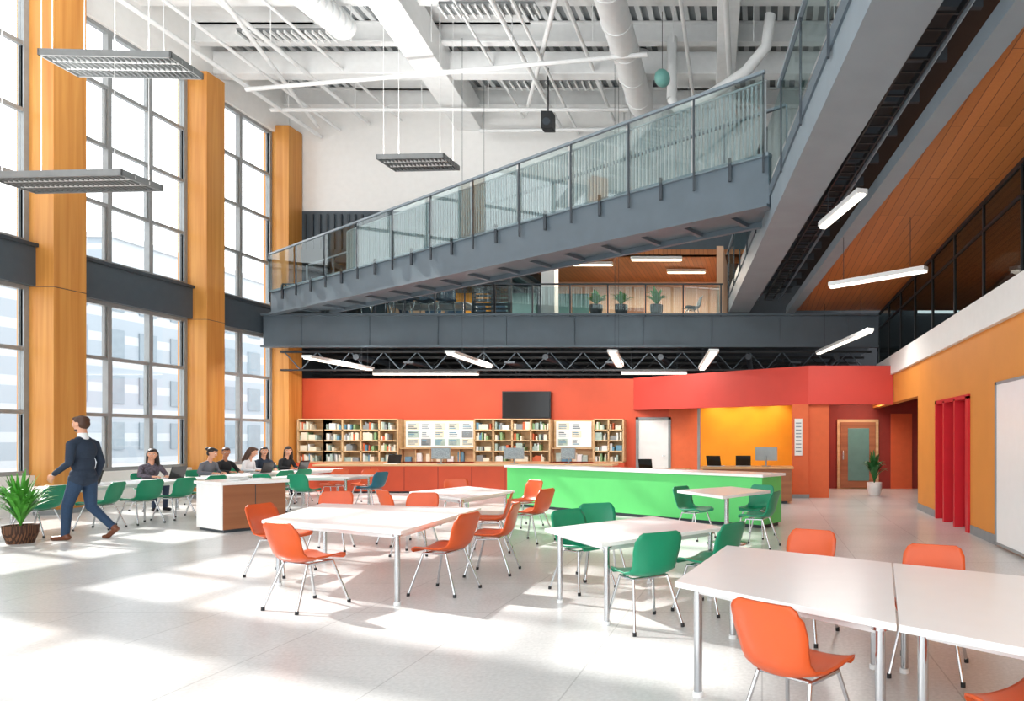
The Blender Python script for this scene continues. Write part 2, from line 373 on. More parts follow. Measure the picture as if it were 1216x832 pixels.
# walkway
def xb1(y): return -1.0+.135*(19.8-y)
def xb2(y): return .65+.1*(19.8-y)
b=MB()
def skew(fx0,fx1,y0,y1,z0,z1,m):
    b.hexa([(fx0(y0),y0,z0),(fx1(y0),y0,z0),(fx1(y1),y1,z0),(fx0(y1),y1,z0),(fx0(y0),y0,z1),(fx1(y0),y0,z1),(fx1(y1),y1,z1),(fx0(y1),y1,z1)],m)
skew(xb1,lambda y:xb1(y)+.6,0.5,19.55,5.2,5.72,'steell')
skew(lambda y:xb1(y)-.03,lambda y:xb1(y),0.5,19.55,5.6,5.78,'steel')
skew(lambda y:xb2(y)+.02,lambda y:xb2(y)+.26,0.5,19.55,5.16,5.34,'steell')
skew(lambda y:xb1(y)+.6,lambda y:xb2(y)+.2,0.5,19.55,5.9,5.98,'dark')
skew(lambda y:xb1(y)+.3,lambda y:2.7,0.5,19.55,5.98,6.05,'dark')
b.obj('walkway_beams')
b=MB()
skew(lambda y:xb2(y)+.26,lambda y:9,-2,19.55,5.25,5.35,'soffit')
b.obj('wood_plank_soffit')
b=MB()
y=1.0
while y<19.4:
    b.beam((xb1(y)+.6,y,5.7),(xb2(y)+.1,y,5.7),.06,.14,'steeld'); y+=.9
for f in(.2,.5,.78):
    for k in range(9):
        y0=.8+k*2.05;y1=y0+2.05
        g=lambda y:(xb1(y)+.6)*(1-f)+xb2(y)*f
        if f==.5:
            b.beam((g(y0)-.12,y0,5.52),(g(y1)-.12,y1,5.52),.02,.08,'black'); b.beam((g(y0)+.12,y0,5.52),(g(y1)+.12,y1,5.52),.02,.08,'black')
        else: b.cyl((g(y0),y0,5.5),(g(y1),y1,5.5),.025,'steel',n=8)
y=1.0
while y<19.3:
    g=(xb1(y)+.6)*.5+xb2(y)*.5
    b.beam((g-.12,y,5.49),(g+.12,y,5.49),.02,.02,'black'); y+=.25
b.obj('walkway_cable_tray')
b=MB()
y=1.0
while y<19.4:
    b.beam((xb1(y)-.04,y,5.5),(xb1(y)-.04,y,6.85),.03,.05,'steeld')
    y2=min(y+1.5,19.5); 
    if not (10.2<y<11.5):
        p=[(xb1(y)-.045,y+.04),(xb1(y)-.035,y+.04),(xb1(y2)-.035,y2-.04),(xb1(y2)-.045,y2-.04)]
        b.prism(p,5.82,6.78,'rglass')
    y+=1.5
b.beam((xb1(.8)-.04,.8,6.87),(xb1(10.2)-.04,10.2,6.87),.06,.05,'steell'); b.beam((xb1(11.6)-.04,11.6,6.87),(xb1(19.5)-.04,19.5,6.87),.06,.05,'steell')
b.obj('walkway_glass_railing')

# diagonal bridge
P0=V((-14.25,19.55,0)); P1=V((.12,11.3,0)); D=(P1-P0); L=D.length; Dn=D.normalized(); Nn=V((-Dn.y,Dn.x,0))
def bp(t,off=0,z=0): 
    p=P0+D*t+Nn*off; return V((p.x,p.y,z))
zb=lambda t:5.16+.29*t
zt=lambda t:5.78+.52*t
zr=lambda t:6.86+.82*t
def seg(b,t0,t1,o0,o1,za,zc,m):
    b.hexa([bp(t0,o0,za(t0)),bp(t1,o0,za(t1)),bp(t1,o1,za(t1)),bp(t0,o1,za(t0)),bp(t0,o0,zc(t0)),bp(t1,o0,zc(t1)),bp(t1,o1,zc(t1)),bp(t0,o1,zc(t0))],m)
b=MB()
seg(b,0,1,0,.08,zb,zt,'steel'); seg(b,0,1,-.08,.12,lambda t:zb(t)-.03,lambda t:zb(t)+.02,'steel')
seg(b,0,1,-.04,.1,lambda t:zt(t)-.02,lambda t:zt(t)+.04,'steell')
seg(b,.0,1,.9,.98,zb,zt,'steel'); seg(b,0,1,.08,.9,lambda t:zb(t)+.1,lambda t:zb(t)+.22,'steel')
for i in range(1,16): seg(b,i/16,i/16+.006,.08,.9,lambda t:zb(t)+.03,lambda t:zb(t)+.1,'steel')
b.obj('footbridge_structure')
b=MB(); N=11
for i in range(N+1):
    t=min(max(i/N,.003),.995); b.beam(bp(t,-.06,zt(t)-.3),bp(t,-.06,zr(t)),.035,.035,'steeld')
    if i<N:
        t2=(i+.5)/N; b.beam(bp(t2,-.05,zt(t2)-.3),bp(t2,-.05,zt(t2)+.1),.05,.05,'steeld')
        seg(b,i/N+.003,(i+1)/N-.003,-.1,-.088,lambda t:zt(t)-.02,lambda t:zr(t)-.06,'rglass')
b.beam(bp(.003,-.06,zr(0)),bp(.997,-.06,zr(1)),.05,.05,'steell')
b.obj('footbridge_glass_railing')
b=MB()
K=190
for i in range(int(K*.24),K):
    t=i/K
    b.beam(bp(t,.02,zt(t)+.04),bp(t,.02,zr(t)-.12),.036,.04,'bar')
b.beam(bp(.24,.0,zr(.24)-.12),bp(.997,0,zr(.997)-.12),.03,.03,'bar')
b.beam(bp(.01,.94,zr(0)-.1),bp(.99,.94,zr(1)-.1),.05,.05,'steell')
for i in range(N+1):
    t=min(max(i/N,.003),.99); b.beam(bp(t,.94,zt(t)-.1),bp(t,.94,zr(t)-.1),.035,.035,'steell')
b.obj('footbridge_baluster_screen')

# ------------------------------------------------------------ ceiling structure
def ibeam(b,p,q,w,h,m):
    p=V(p);q=V(q); z=V((0,0,h/2))
    b.beam(p+z,q+z,w,.04,m); b.beam(p-z,q-z,w,.04,m); b.beam(p,q,.03,h,m)
b=MB()
y=1.0
while y<20.8:
    ibeam(b,(-14.7,y,12.05),(2.7,y,12.05),.22,.5,'steelw'); y+=1.65
b.obj('ceiling_purlins')
b=MB(); b.beam((-9.1,YB,11.55),(-6.9,3,11.55),.75,.85,'steelw'); b.obj('ceiling_main_beam',bevel=.02)
b=MB(); b.beam((-14.7,18.2,11.6),(2.7,18.2,11.6),.35,.6,'steelw'); b.beam((-14.7,9.5,11.6),(2.7,9.5,11.6),.35,.6,'steelw'); b.obj('ceiling_cross_beam',bevel=.02)
b=MB(); b.beam((-1.2,YB,11.55),(.2,3,11.55),.5,.7,'steelw'); b.obj('ceiling_main_beam',bevel=.02)
b=MB()
for x0,x1,z,r in((-13.7,-13.7,10.9,.06),(-13.1,-13.0,11.1,.045),(-12.2,-12.0,11.3,.06),(-11.2,-11.3,11.4,.04),(-6.2,-5.4,11.1,.06),(-5.7,-4.9,11.0,.04),(-2.0,-1.4,11.1,.05),(-.9,-.6,11.0,.07),(-7.4,-6.2,11.5,.035),(-4.6,-4.1,11.4,.05)):
    b.cyl((x0,20.9,z),(x1,4,z),r,'duct')
for p in (((-13.4,17.5,10.6),(-2.7,15.9,10.6)),((-14,19.2,10.9),(-3.8,19.2,10.9)),((-12,13,11.4),(0,12.6,11.4)),((-7,20,11.2),(-4.2,14,11.0)),((-8.5,20.3,10.8),(-1,20.1,10.8)),((-13.5,20.5,11.0),(-10.6,10,11.5))):
    b.cyl(p[0],p[1],.055,'duct')
b.tube([(-2.3,17.2,10.2),(-2.2,17.2,10.0),(-1.9,17.1,9.95),(-1.2,16.7,10.1),(-.4,16.3,10.4),(.1,16.1,10.9),(.2,16.0,11.6)],.13,'duct')
b.tube([(-2.3,17.2,10.2),(-2.3,17.25,11.8)],.13,'duct')
x=-13.5
while x<2.4:
    for yy in (6,9.3,12.6,15.9,19.2): b.cyl((x,yy,10.9),(x,yy,12.3),.012,'steelw',n=5)
    x+=1.9
b.obj('ceiling_pipes')
b=MB()
b.cyl((-3.4,18.9,10.9),(-2.9,5,10.9),.34,'duct',n=28); b.ell((-3.4,18.9,10.9),(.35,.35,.35),'duct'); b.cyl((-3.4,18.9,10.9),(-3.4,18.9,12.3),.34,'duct',n=28)
for k in range(12):
    t=k/12; c=V((-3.4,18.5,10.9)).lerp(V((-2.9,5,10.9)),t); b.cyl(c,c+V((0,-.05,0)),.36,'steelw',n=28)
b.obj('round_air_duct')
b=MB()
for k in range(60):
    y=10+k*.1; r=.32 if k%2 else .28; xx=-9.9-.25*math.sin(k/20); b.cyl((xx,y,11.3),(xx,y+.1,11.3),r,'duct',n=20)
b.obj('flexible_duct')
for (x0,x1,yy) in ((-7.4,-5.2,15.6),(-12.8,-10.6,16.6),(-2,0.6,14.2),(-5.0,-3.9,11.0),(-7.2,-4.6,18.9),(-12.9,-10.6,13.9)):
    b=MB(); b.beam((x0,yy,11.5),(x1,yy,11.5),.4,.06,'grille')
    for k in range(14):
        xx=x0+(x1-x0)*k/13; b.box(xx-.02,xx+.02,yy-.22,yy+.22,11.4,11.46,'steelw')
    b.obj('ceiling_cable_ladder')
b=MB(); b.ell((-2.4,16.2,10.2),(.19,.19,.21),'balloon'); b.cyl((-2.4,16.2,10.4),(-2.4,16.2,11.8),.008,'black',n=5); b.obj('hanging_globe')
b=MB(); b.box(-5.85,-5.55,17.8,18.1,9.75,10.2,'black'); b.cyl((-5.7,17.95,10.2),(-5.7,17.95,11.4),.02,'black'); b.cyl((-5.7,17.79,9.92),(-5.7,17.8,9.92),.1,'steeld'); b.obj('ceiling_speaker',bevel=.02)

def louvre(cx,cy,z,w,d,rot):
    b=MB(); h=.055
    b.box(-w/2,w/2,-d/2,-d/2+.03,-h,h,'grille'); b.box(-w/2,w/2,d/2-.03,d/2,-h,h,'grille'); b.box(-w/2,-w/2+.03,-d/2,d/2,-h,h,'grille'); b.box(w/2-.03,w/2,-d/2,d/2,-h,h,'grille')
    n_=int(w/.09)
    for k in range(1,n_): b.box(-w/2+k*w/n_-.008,-w/2+k*w/n_+.008,-d/2+.03,d/2-.03,-h*.7,h*.3,'grille')
    for k in (1,2): b.box(-w/2,w/2,-d/2+k*d/3-.01,-d/2+k*d/3+.01,-h*.7,h*.5,'steelw')
    b.box(-w/2+.04,w/2-.04,-d/2+.04,d/2-.04,h*.6,h*.9,'steelw')
    for sx in(-1,1):
        for sy in(-1,1): b.cyl((sx*w*.42,sy*d*.4,h),(sx*w*.42,sy*d*.4,11.9-z),.007,'steelw',n=5)
    o=b.obj('louvre_pendant_light',loc=(cx,cy,z)); o.rotation_euler=(0,0,rot)
    l=bpy.data.lights.new('ceiling_fill_light','AREA'); l.shape='RECTANGLE'; l.size=w*.9; l.size_y=d*.8; l.energy=110; l.color=(1,.98,.95)  # added fill aimed upward to brighten the ceiling, not a lamp of the louvre
    lo=bpy.data.objects.new('ceiling_fill_light',l); COL.objects.link(lo); lo.location=(cx,cy,z+.1); lo.rotation_euler=(math.pi,0,rot)
louvre(-11.0,11.6,7.98,2.15,.7,.04); louvre(-11.9,11.7,6.0,2.4,.75,-.05); louvre(-8.1,15.9,8.05,1.6,.75,-.05); louvre(-12.3,11.3,9.35,1.9,.5,0)

def pendant(p,q,zt_,w=.16,ts=(.15,.85)):
    p=V(p);q=V(q); b=MB()
    up=V((0,0,.05))
    b.beam(p+up,q+up,w,.07,'steelw'); b.beam(p,q,w*.6,.035,'lamp')
    for t in ts:
        c=p.lerp(q,t); b.cyl(c+up,(c.x,c.y,zt_),.006,'steeld',n=5)
    b.obj('linear_pendant_light')
pendant((1.25,12.3,4.3),(2.7,11.1,4.3),5.25); pendant((1.6,19.2,3.95),(2.45,15.2,3.95),5.25); pendant((.98,10.9,4.95),(1.4,9.4,4.95),5.6)
pendant((-7.6,16.4,3.6),(-7.9,19.5,3.6),11.8,.24,(.28,.85)); pendant((-11.7,17.3,3.6),(-11.8,20.3,3.6),4.3,.24,(.84,.95))
pendant((-3.6,16.2,3.6),(-4.1,19.4,3.6),11.8,.24,(.3,.85)); pendant((-1.15,16.1,3.6),(-1.8,20.2,3.6),4.3,.24,(.88,.97))
pendant((-11.9,20.65,3.5),(-8.7,20.65,3.5),4.3); pendant((-4.3,20.6,3.52),(-2.3,20.6,3.52),4.3); 

# ------------------------------------------------------------ counters, shelves
A=V((-5.87,15.5,0)); B=V((0,11.5,0)); d=(B-A).normalized(); nn=V((-d.y,d.x,0))
b=MB()
def qd(a,c,o0,o1): return [tuple((a+nn*o0)[:2]),tuple((c+nn*o0)[:2]),tuple((c+nn*o1)[:2]),tuple((a+nn*o1)[:2])]
b.prism(qd(A,B,.0,.62),.06,.88,'green'); b.prism(qd(A+d*.04,B-d*.04,.04,.58),0,.06,'steeld')
b.prism(qd(A-d*.04,B+d*.05,-.05,.68),.88,.93,'whitegloss')
b.obj('green_reception_counter',bevel=.008)
b=MB(); b.box(-12.6,-4.6,19.0,19.6,.05,.76,'redwall'); b.box(-12.65,-4.2,18.95,19.7,.76,.81,'woodl'); b.box(-12.5,-4.7,19.05,19.55,0,.05,'steeld')
for i in range(8): b.box(-12.0+i*.95,-11.985+i*.95,18.995,19,.08,.74,'darkred')
b.obj('red_back_counter',bevel=.006)
b=MB(); b.box(-1.4,.7,15.9,16.65,.06,.82,'woodb'); b.box(-1.45,.75,15.85,16.7,.82,.87,'woodm'); b.box(-1.3,.6,15.95,16.6,0,.06,'steeld'); b.obj('wooden_service_desk',bevel=.006)
b=MB(); b.box(-3.9,-1.9,17.3,18.0,.7,.75,'woodm')
for xx in(-3.8,-2.0): b.box(xx-.03,xx+.03,17.35,17.95,0,.7,'woodm')
b.obj('work_desk')

# shelves
b=MB(); bk=MB(); pb=MB()
z0,z1=.82,2.12; yf,yk=20.6,20.97
def bay(x0,x1,nc,rows):
    b.box(x0,x1,yk-.02,yk,z0,z1,'woodl')
    for i in range(nc+1):
        xx=x0+(x1-x0)*i/nc; b.box(xx-.022,xx+.022,yf,yk-.02,z0,z1,'woodl')
    for j in range(rows+1):
        zz=z0+(z1-z0)*j/rows; b.box(x0,x1,yf,yk-.02,zz-.018,zz+.018,'woodl')
    for i in range(nc):
        for j in range(rows):
            xa=x0+(x1-x0)*i/nc+.04; xe=x0+(x1-x0)*(i+1)/nc-.04; zz=z0+(z1-z0)*j/rows+.02
            hh=(z1-z0)/rows-.06
            x=xa
            lim=xa+(xe-xa)*random.choice((.5,.7,.9,1))
            while x<lim-.03:
                w=random.uniform(.025,.08); w=min(w,lim-x)
                if random.random()<.2: w=min(.2,lim-x)
                bk.box(x,x+w-.004,yf+.05,yk-.08,zz,zz+hh*random.uniform(.4,.9),random.choice(('book','bookr','bookc','bookc','bookc','paper','bottle','book','bookb','baseb')))
                x+=w+random.choice((0,0,0,.05))
def board(x0,x1):
    b.box(x0,x1,yk-.1,yk,z0,z1,'woodl')
    pb.box(x0+.08,x1-.08,yk-.13,yk-.1,z0+.45,z1-.06,'whitegloss')
    nx=int((x1-x0)/.42)
    for i in range(nx):
        for j in range(3):
            xx=x0+.14+i*.42; zz=z0+.5+j*.245
            w=random.uniform(.26,.36); pb.box(xx,xx+w,yk-.145,yk-.13,zz,zz+.21,random.choice(('paper','book','bookc','baseb')))
            for k in range(3): pb.box(xx+.03,xx+w*random.uniform(.5,.9),yk-.15,yk-.145,zz+.03+k*.055,zz+.06+k*.055,random.choice(('ink','ink','bookb','steel')))
    for i in range(nx+1): b.box(x0+(x1-x0)*i/max(nx,1)-.01,x0+(x1-x0)*i/max(nx,1)+.01,yf+.1,yk-.1,z0,z0+.4,'woodl')
    b.box(x0,x1,yf+.05,yk-.1,z0+.4,z0+.43,'woodl')
    for i in range(6): 
        xx=x0+.1+i*(x1-x0-.3)/6; bk.box(xx,xx+.18,yf+.15,yk-.14,z0+.01,z0+random.uniform(.15,.33),random.choice(('bookc','paper','bookb','book')))
bay(-14.2,-13.4,1,4); bay(-13.4,-11.15,4,4); board(-11.1,-8.85); bay(-8.8,-6.5,4,4); board(-6.45,-5.2); bay(-5.15,-4.25,2,4)
b.obj('wall_shelving_unit'); bk.obj('shelf_books'); pb.obj('pinboard_with_papers')
b=MB(); b.box(-14.3,-4.2,20.55,20.98,0,.8,'redwall'); b.obj('shelf_plinth')
b=MB(); b.box(-8.05,-6.55,20.86,20.93,2.16,3.0,'black'); b.box(-8.02,-6.58,20.85,20.86,2.19,2.97,'screen'); b.box(-7.5,-7.1,20.93,21.0,2.4,2.8,'black'); b.obj('wall_television',bevel=.006)

def laptop(x,y,z,rot,w=.36,mt='steelw',tilt=.3):
    b=MB(); b.box(-w/2,w/2,-.12,.12,0,.018,mt)
    b.hexa([(-w/2,.12,.018),(w/2,.12,.018),(w/2,.135,.018),(-w/2,.135,.018),(-w/2,.12+tilt*.25,.26),(w/2,.12+tilt*.25,.26),(w/2,.135+tilt*.25,.26),(-w/2,.135+tilt*.25,.26)],'screen')
    b.box(-w/2+.03,w/2-.03,-.02,.1,.018,.022,'black')
    o=b.obj('laptop',loc=(x,y,z+.002)); o.rotation_euler=(0,0,rot)
def monitor(x,y,z,rot):
    b=MB(); b.cyl((0,0,0),(0,0,.015),.11,'alu',n=20); b.cyl((0,.02,0),(0,.02,.25),.02,'alu'); b.box(-.27,.27,-.02,.01,.14,.46,'alu'); b.box(-.25,.25,-.025,-.02,.16,.44,'ink')
    o=b.obj('desktop_monitor',loc=(x,y,z+.002)); o.rotation_euler=(0,0,rot)
monitor(-9.2,19.3,.81,0); monitor(-7.1,19.3,.81,.2); monitor(-5.55,19.3,.81,-.5); laptop(-10.6,19.3,.81,.1)
laptop(-.45,16.3,.87,math.pi); monitor(.1,16.2,.87,2.9); laptop(-1.1,16.2,.87,2.8); laptop(-3.0,17.6,.75,3.0)

# ------------------------------------------------------------ furniture
def chair_mesh(name,shell):
    b=MB()
    prof=[(.235,.425,.17),(.225,.447,.19),(.17,.452,.215),(.05,.437,.225),(-.08,.43,.222),(-.165,.45,.21),(-.205,.5,.2),(-.225,.57,.205),(-.24,.65,.215),(-.255,.73,.21),(-.265,.78,.185),(-.268,.80,.15)]
    P=[]
    for i in range(len(prof)-1):
        for k in range(2):
            t=k/2; P.append([prof[i][j]*(1-t)+prof[i+1][j]*t for j in range(3)])
    P.append(list(prof[-1]))
    nS=12; th=.014
    rows=len(P); front=[];back=[]
    for i,(x,z,w) in enumerate(P):
        u=i/(rows-1)
        a=P[max(i-1,0)];c=P[min(i+1,rows-1)]
        tx,tz=c[0]-a[0],c[1]-a[1]; l=math.hypot(tx,tz); nx,nz=(tz/l,-tx/l)
        if nz<0 and abs(nz)>abs(nx): nx,nz=-nx,-nz
        if abs(nx)>=abs(nz) and nx<0: nx,nz=-nx,-nz
        for j in range(nS+1):
            s=-1+2*j/nS; k=abs(s)**2.4*.045*(math.sin(math.pi*min(1,max(0,u*1.15)))**.5 if 0<u*1.15<1 else 0.2)
            front.append(V((x+nx*k,s*w,z+nz*k))); back.append(V((x+nx*(k-th),s*w*.995,z+nz*(k-th))))
    n_=nS+1; fs=[];o=len(front)
    for i in range(rows-1):
        for j in range(nS):
            a=i*n_+j; fs.append((a,a+n_,a+n_+1,a+1)); fs.append((o+a,o+a+1,o+a+n_+1,o+a+n_))
    for j in range(nS):
        fs.append((j,j+1,o+j+1,o+j)); a=(rows-1)*n_+j; fs.append((a+1,a,o+a,o+a+1))
    for i in range(rows-1):
        a=i*n_; fs.append((a+n_,a,o+a,o+a+n_)); a=i*n_+nS; fs.append((a,a+n_,o+a+n_,o+a))
    b.add(front+back,fs,shell,True)
    r=.0115
    for sy in(-1,1):
        b.tube([(.24,sy*.23,0.012),(.13,sy*.155,.41),(-.11,sy*.155,.41),(-.25,sy*.22,0.012)],r,'chrome',n=10)
        b.cyl((.24,sy*.23,0),(.238,sy*.2295,.03),.016,'black',n=10); b.cyl((-.25,sy*.22,0),(-.248,sy*.2195,.03),.016,'black',n=10)
    b.tube([(.11,-.155,.41),(.11,.155,.41)],r,'chrome'); b.tube([(-.09,-.155,.41),(-.09,.155,.41)],r,'chrome')
    return b.mesh(name)
CM={'O':chair_mesh('orange_dining_chair','chairO'),'G':chair_mesh('green_dining_chair','chairG'),'B':chair_mesh('teal_dining_chair','chairB'),'K':chair_mesh('charcoal_chair','chairK'),'N':chair_mesh('blue_office_chair','chairN')}
def chair(k,x,y,fx,fy,z=0,s=1):
    o=bpy.data.objects.new(CM[k].name,CM[k]); COL.objects.link(o); o.location=(x,y,z); o.rotation_euler=(0,0,math.atan2(fy,fx)); o.scale=(s,s,s)
def table(q,z=.70,name='white_table',ins=.12,r=.024,bz=0):
    b=MB(); b.prism(q,z-.035,z,'whitegloss')
    c=V((sum(p[0] for p in q)/4,sum(p[1] for p in q)/4))
    Ls=[]
    for p in q:
        dd=(c-V(p)); Ls.append(V(p)+dd.normalized()*ins*1.2)
    for l in Ls:
        b.cyl((l.x,l.y,0.01),(l.x,l.y,z-.035),r,'chrome',n=16); b.cyl((l.x,l.y,0),(l.x,l.y,.03),r*1.25,'steelw',n=16); b.cyl((l.x,l.y,z-.06),(l.x,l.y,z-.035),r*1.7,'chrome',n=16)
    for i in range(4):
        a=Ls[i];e=Ls[(i+1)%4]; b.beam((a.x,a.y,z-.06),(e.x,e.y,z-.06),.025,.045,'steelw')
    b.obj(name,bevel=.004,loc=(0,0,bz))
table([(-5.2,7.0),(-3.3,6.15),(-3.42,8.2),(-5.75,8.8)])
table([(-2.05,6.35),(-1.3,5.45),(-.35,6.45),(-1.2,7.35)])
table([(-.52,4.0),(.615,3.08),(.885,4.6),(-.28,5.35)],r=.026)
table([(.625,3.07),(1.6,2.3),(2.1,3.85),(.895,4.595)],r=.026)
table([(-5.6,10.7),(-4.25,9.5),(-4.0,10.9),(-5.2,11.9)])
b=MB(); q=[(-1.26,10.0),(-.52,8.95),(.12,9.9),(-.5,10.75)]; b.prism(q,.74,.78,'whitegloss'); b.cyl((-.52,9.9,.02),(-.52,9.9,.74),.035,'chrome'); b.lathe([(.3,0),(.3,.015),(.05,.04),(.035,.06)],(-.52,9.9,0),'chrome'); b.box(-.75,-.3,9.7,10.1,.71,.74,'steelw'); b.obj('pedestal_table')
def longtable(x0,x1,y0,y1): table([(x0,y0),(x1,y0),(x1,y1),(x0,y1)],name='long_study_table')
longtable(-12.75,-11.7,10.4,14.8); longtable(-12.75,-11.7,15.3,18.8); longtable(-10.75,-9.0,14.7,15.7); 

chair('O',-4.2,6.22,.35,.93); chair('O',-3.2,6.8,-1,.15); chair('O',-3.1,7.75,-1,-.1); chair('O',-3.7,9.2,-1,-.3); chair('O',-5.5,7.7,1,-.1)
chair('O',-5.95,9.3,.3,-1); chair('O',-4.65,9.05,.1,-1); chair('O',-3.45,10.1,-1,.3); chair('O',-5.6,12.3,.4,-1); chair('O',-4.2,11.85,-.6,-1); chair('O',-5.3,9.9,.6,.8)
chair('G',-.98,5.6,-.62,.78); chair('G',-.48,6.12,-.85,.5); chair('G',-1.85,6.95,.8,-.6); chair('G',-1.8,7.55,.45,-.9)
chair('O',.17,3.3,.62,.78); chair('O',1.14,2.75,-.5,.87); chair('O',1.12,4.5,-.35,-.94); chair('O',.3,5.3,-.45,-.9)
chair('G',-1.05,10.4,.8,-.5); chair('G',-.05,9.6,-.85,.3); chair('G',-.1,10.6,-.4,-.9)
for x,y,f in((-11.45,10.65,-1),(-11.3,11.5,-1),(-11.25,12.2,-1),(-11.25,12.9,-1),(-11.3,13.7,-1),(-11.3,15.7,-1),(-11.35,16.4,-1)): chair('G',x,y,f,random.uniform(-.3,.3))
for k,x,y,fx,fy in(('G',-10.45,14.35,.1,1),('G',-9.7,14.3,0,1),('O',-10.2,16.05,0,-1),('O',-9.5,16.1,0,-1),('B',-8.75,15.1,-1,.2)): chair(k,x,y,fx,fy)
for i in range(5): chair('N',-12.2+i*.66,20.4,random.uniform(-.6,.6),-1,5.14,1.25)
for i in range(5): chair('N',-12+i*.8,23.0,random.uniform(-.6,.6),1,5.14,1.2)
chair('K',-2.2,21.2,-1,-.4,5.14,1.1)
table([(-12.0,21.2),(-9.3,21.2),(-9.3,22.3),(-12.0,22.3)],name='mezzanine_desk',bz=5.14)
# podium
b=MB(); b.box(-.46,.46,-.46,.46,.05,.78,'woodb'); b.box(-.475,-.46,-.46,.46,.05,.78,'white'); b.box(-.44,.44,-.44,.44,0,.05,'steeld'); b.box(-.5,.5,-.5,.5,.78,.83,'whitegloss'); b.box(-.005,.005,-.465,-.46,.08,.76,'steeld')
o=b.obj('reception_podium',bevel=.006,loc=(-8.95,11.6,0)); o.rotation_euler=(0,0,1.05)
b=MB(); b.box(-9.1,-8.88,11.45,11.65,.832,.845,'paper'); b.obj('paper_sheet')

# ------------------------------------------------------------ plants
def plant(name,x,y,z,h,spread,n,potr,poth,potm,leafm,wid=.05):
    b=MB()
    b.lathe([(potr*.75,0),(potr,poth*.6),(potr*1.02,poth),(potr*.9,poth),(potr*.88,poth*.9)],(0,0,0),potm); b.cyl((0,0,poth*.86),(0,0,poth*.9),potr*.9,'soil',n=20)
    for i in range(n):
        a=random.uniform(0,2*math.pi); sp=spread*random.uniform(.2,1); hh=h*random.uniform(.55,1)
        dirv=V((math.cos(a),math.sin(a),0)); sd=V((-dirv.y,dirv.x,0)); pts=[]
        for k in range(8):
            t=k/7; r=sp*t**1.3; zz=poth*.9+hh*(1.25*t-.55*t**2.6*random.uniform(.9,1.1)*(1 if sp>spread*.5 else .5))
            w=wid*math.sin(math.pi*min(1,(t*.9+.06)))**.8
            c=dirv*r+V((0,0,zz)); pts.append((c-sd*w+V((0,0,.3*w)),c,c+sd*w+V((0,0,.3*w))))
        vs=[p for tr in pts for p in tr]; fs=[]
        for k in range(7):
            for j in(0,1): q=k*3+j; fs.append((q,q+1,q+4,q+3))
        b.add(vs,fs,leafm,True)
    b.obj(name,loc=(x,y,z))
plant('potted_palm',-10.95,9.95,0,.85,.42,150,.19,.27,'basket','leaf',.022)
plant('potted_palm',-11.5,9.75,0,.65,.4,90,.17,.25,'basket','leaf',.024)
plant('potted_fern',3.05,18.3,0,.95,.38,60,.2,.35,'potw','leaf2',.045)
for xx,hh in((-4.95,.5),(-4.2,.45),(-3.15,.6)): plant('rail_planter',xx,20.1,5.14,hh,.4,44,.19,.38,'pot','leaf',.05)

# ------------------------------------------------------------ people
def hand(w,d,n,pr):
    w=V(w);d=V(d).normalized();n=V(n); n=(n-d*n.dot(d)).normalized(); s=d.cross(n)
    for k in(-1,0,1): pr.append(('c',w+d*.0+s*.01*k,w+d*.085+s*.024*k,.019,.015,'skin'))
    for i,Lf in enumerate((.065,.078,.072,.056)):
        off=(i-1.5)*.0215; a=w+d*.085+s*off; m=a+d*Lf*.5+n*Lf*.12; t=m+(d*.75+n*.6).normalized()*Lf*.5
        pr.append(('c',a,m,.0095,.009,'skin')); pr.append(('c',m,t,.009,.0075,'skin'))
    a=w+d*.03-s*.022; m=a-s*.028+d*.028+n*.008; t=m+d*.032-s*.006+n*.008
    pr.append(('c',a,m,.013,.011,'skin')); pr.append(('c',m,t,.011,.009,'skin'))
def head(c,yaw,pitch,style,pr,ex,beard=False):
    R=Matrix.Rotation(yaw,3,'Z')@Matrix.Rotation(pitch,3,'Y'); c=V(c)
    T=lambda p:c+R@V(p)
    E=lambda p,r,l: pr.append(('e',T(p),r,l,R))
    C=lambda p,q,a,b_,l: pr.append(('c',T(p),T(q),a,b_,l))
    E((0,0,.02),(.095,.075,.098),'skin'); E((.028,0,-.055),(.062,.054,.062),'skin'); E((.06,0,-.085),(.026,.026,.022),'skin')
    C((.092,0,.012),(.112,0,-.02),.008,.013,'skin')
    E((.075,.03,-.02),(.022,.024,.024),'skin'); E((.075,-.03,-.02),(.022,.024,.024),'skin')
    for s in(-1,1): E((-.005,s*.078,-.005),(.02,.01,.032),'skin')
    E((-.022,0,.05),(.096,.084,.078),'hair'); E((-.045,0,.0),(.064,.078,.085),'hair'); 
    E((.03,0,.088),(.062,.062,.032),'hair')
    if beard: E((.04,0,-.085),(.052,.052,.036),'hair')
    if style=='long':
        C((-.06,0,.0),(-.085,0,-.25),.078,.06,'hair')
        for s in(-1,1): C((-.02,s*.07,.02),(-.03,s*.09,-.22),.032,.028,'hair')
    if style=='bun': E((-.12,0,.06),(.045,.045,.045),'hair')
    for s in(-1,1):
        ex.ell(T((.083,s*.031,.014)),(.012,.015,.009),'eyew',10,8,R); ex.ell(T((.091,s*.031,.014)),(.006,.0065,.0065),'eyed',8,6,R)
        ex.beam(T((.086,s*.018,.034)),T((.081,s*.046,.034)),.006,.006,'hairb')
    ex.ell(T((.088,0,-.052)),(.008,.022,.007),'lip',10,6,R)
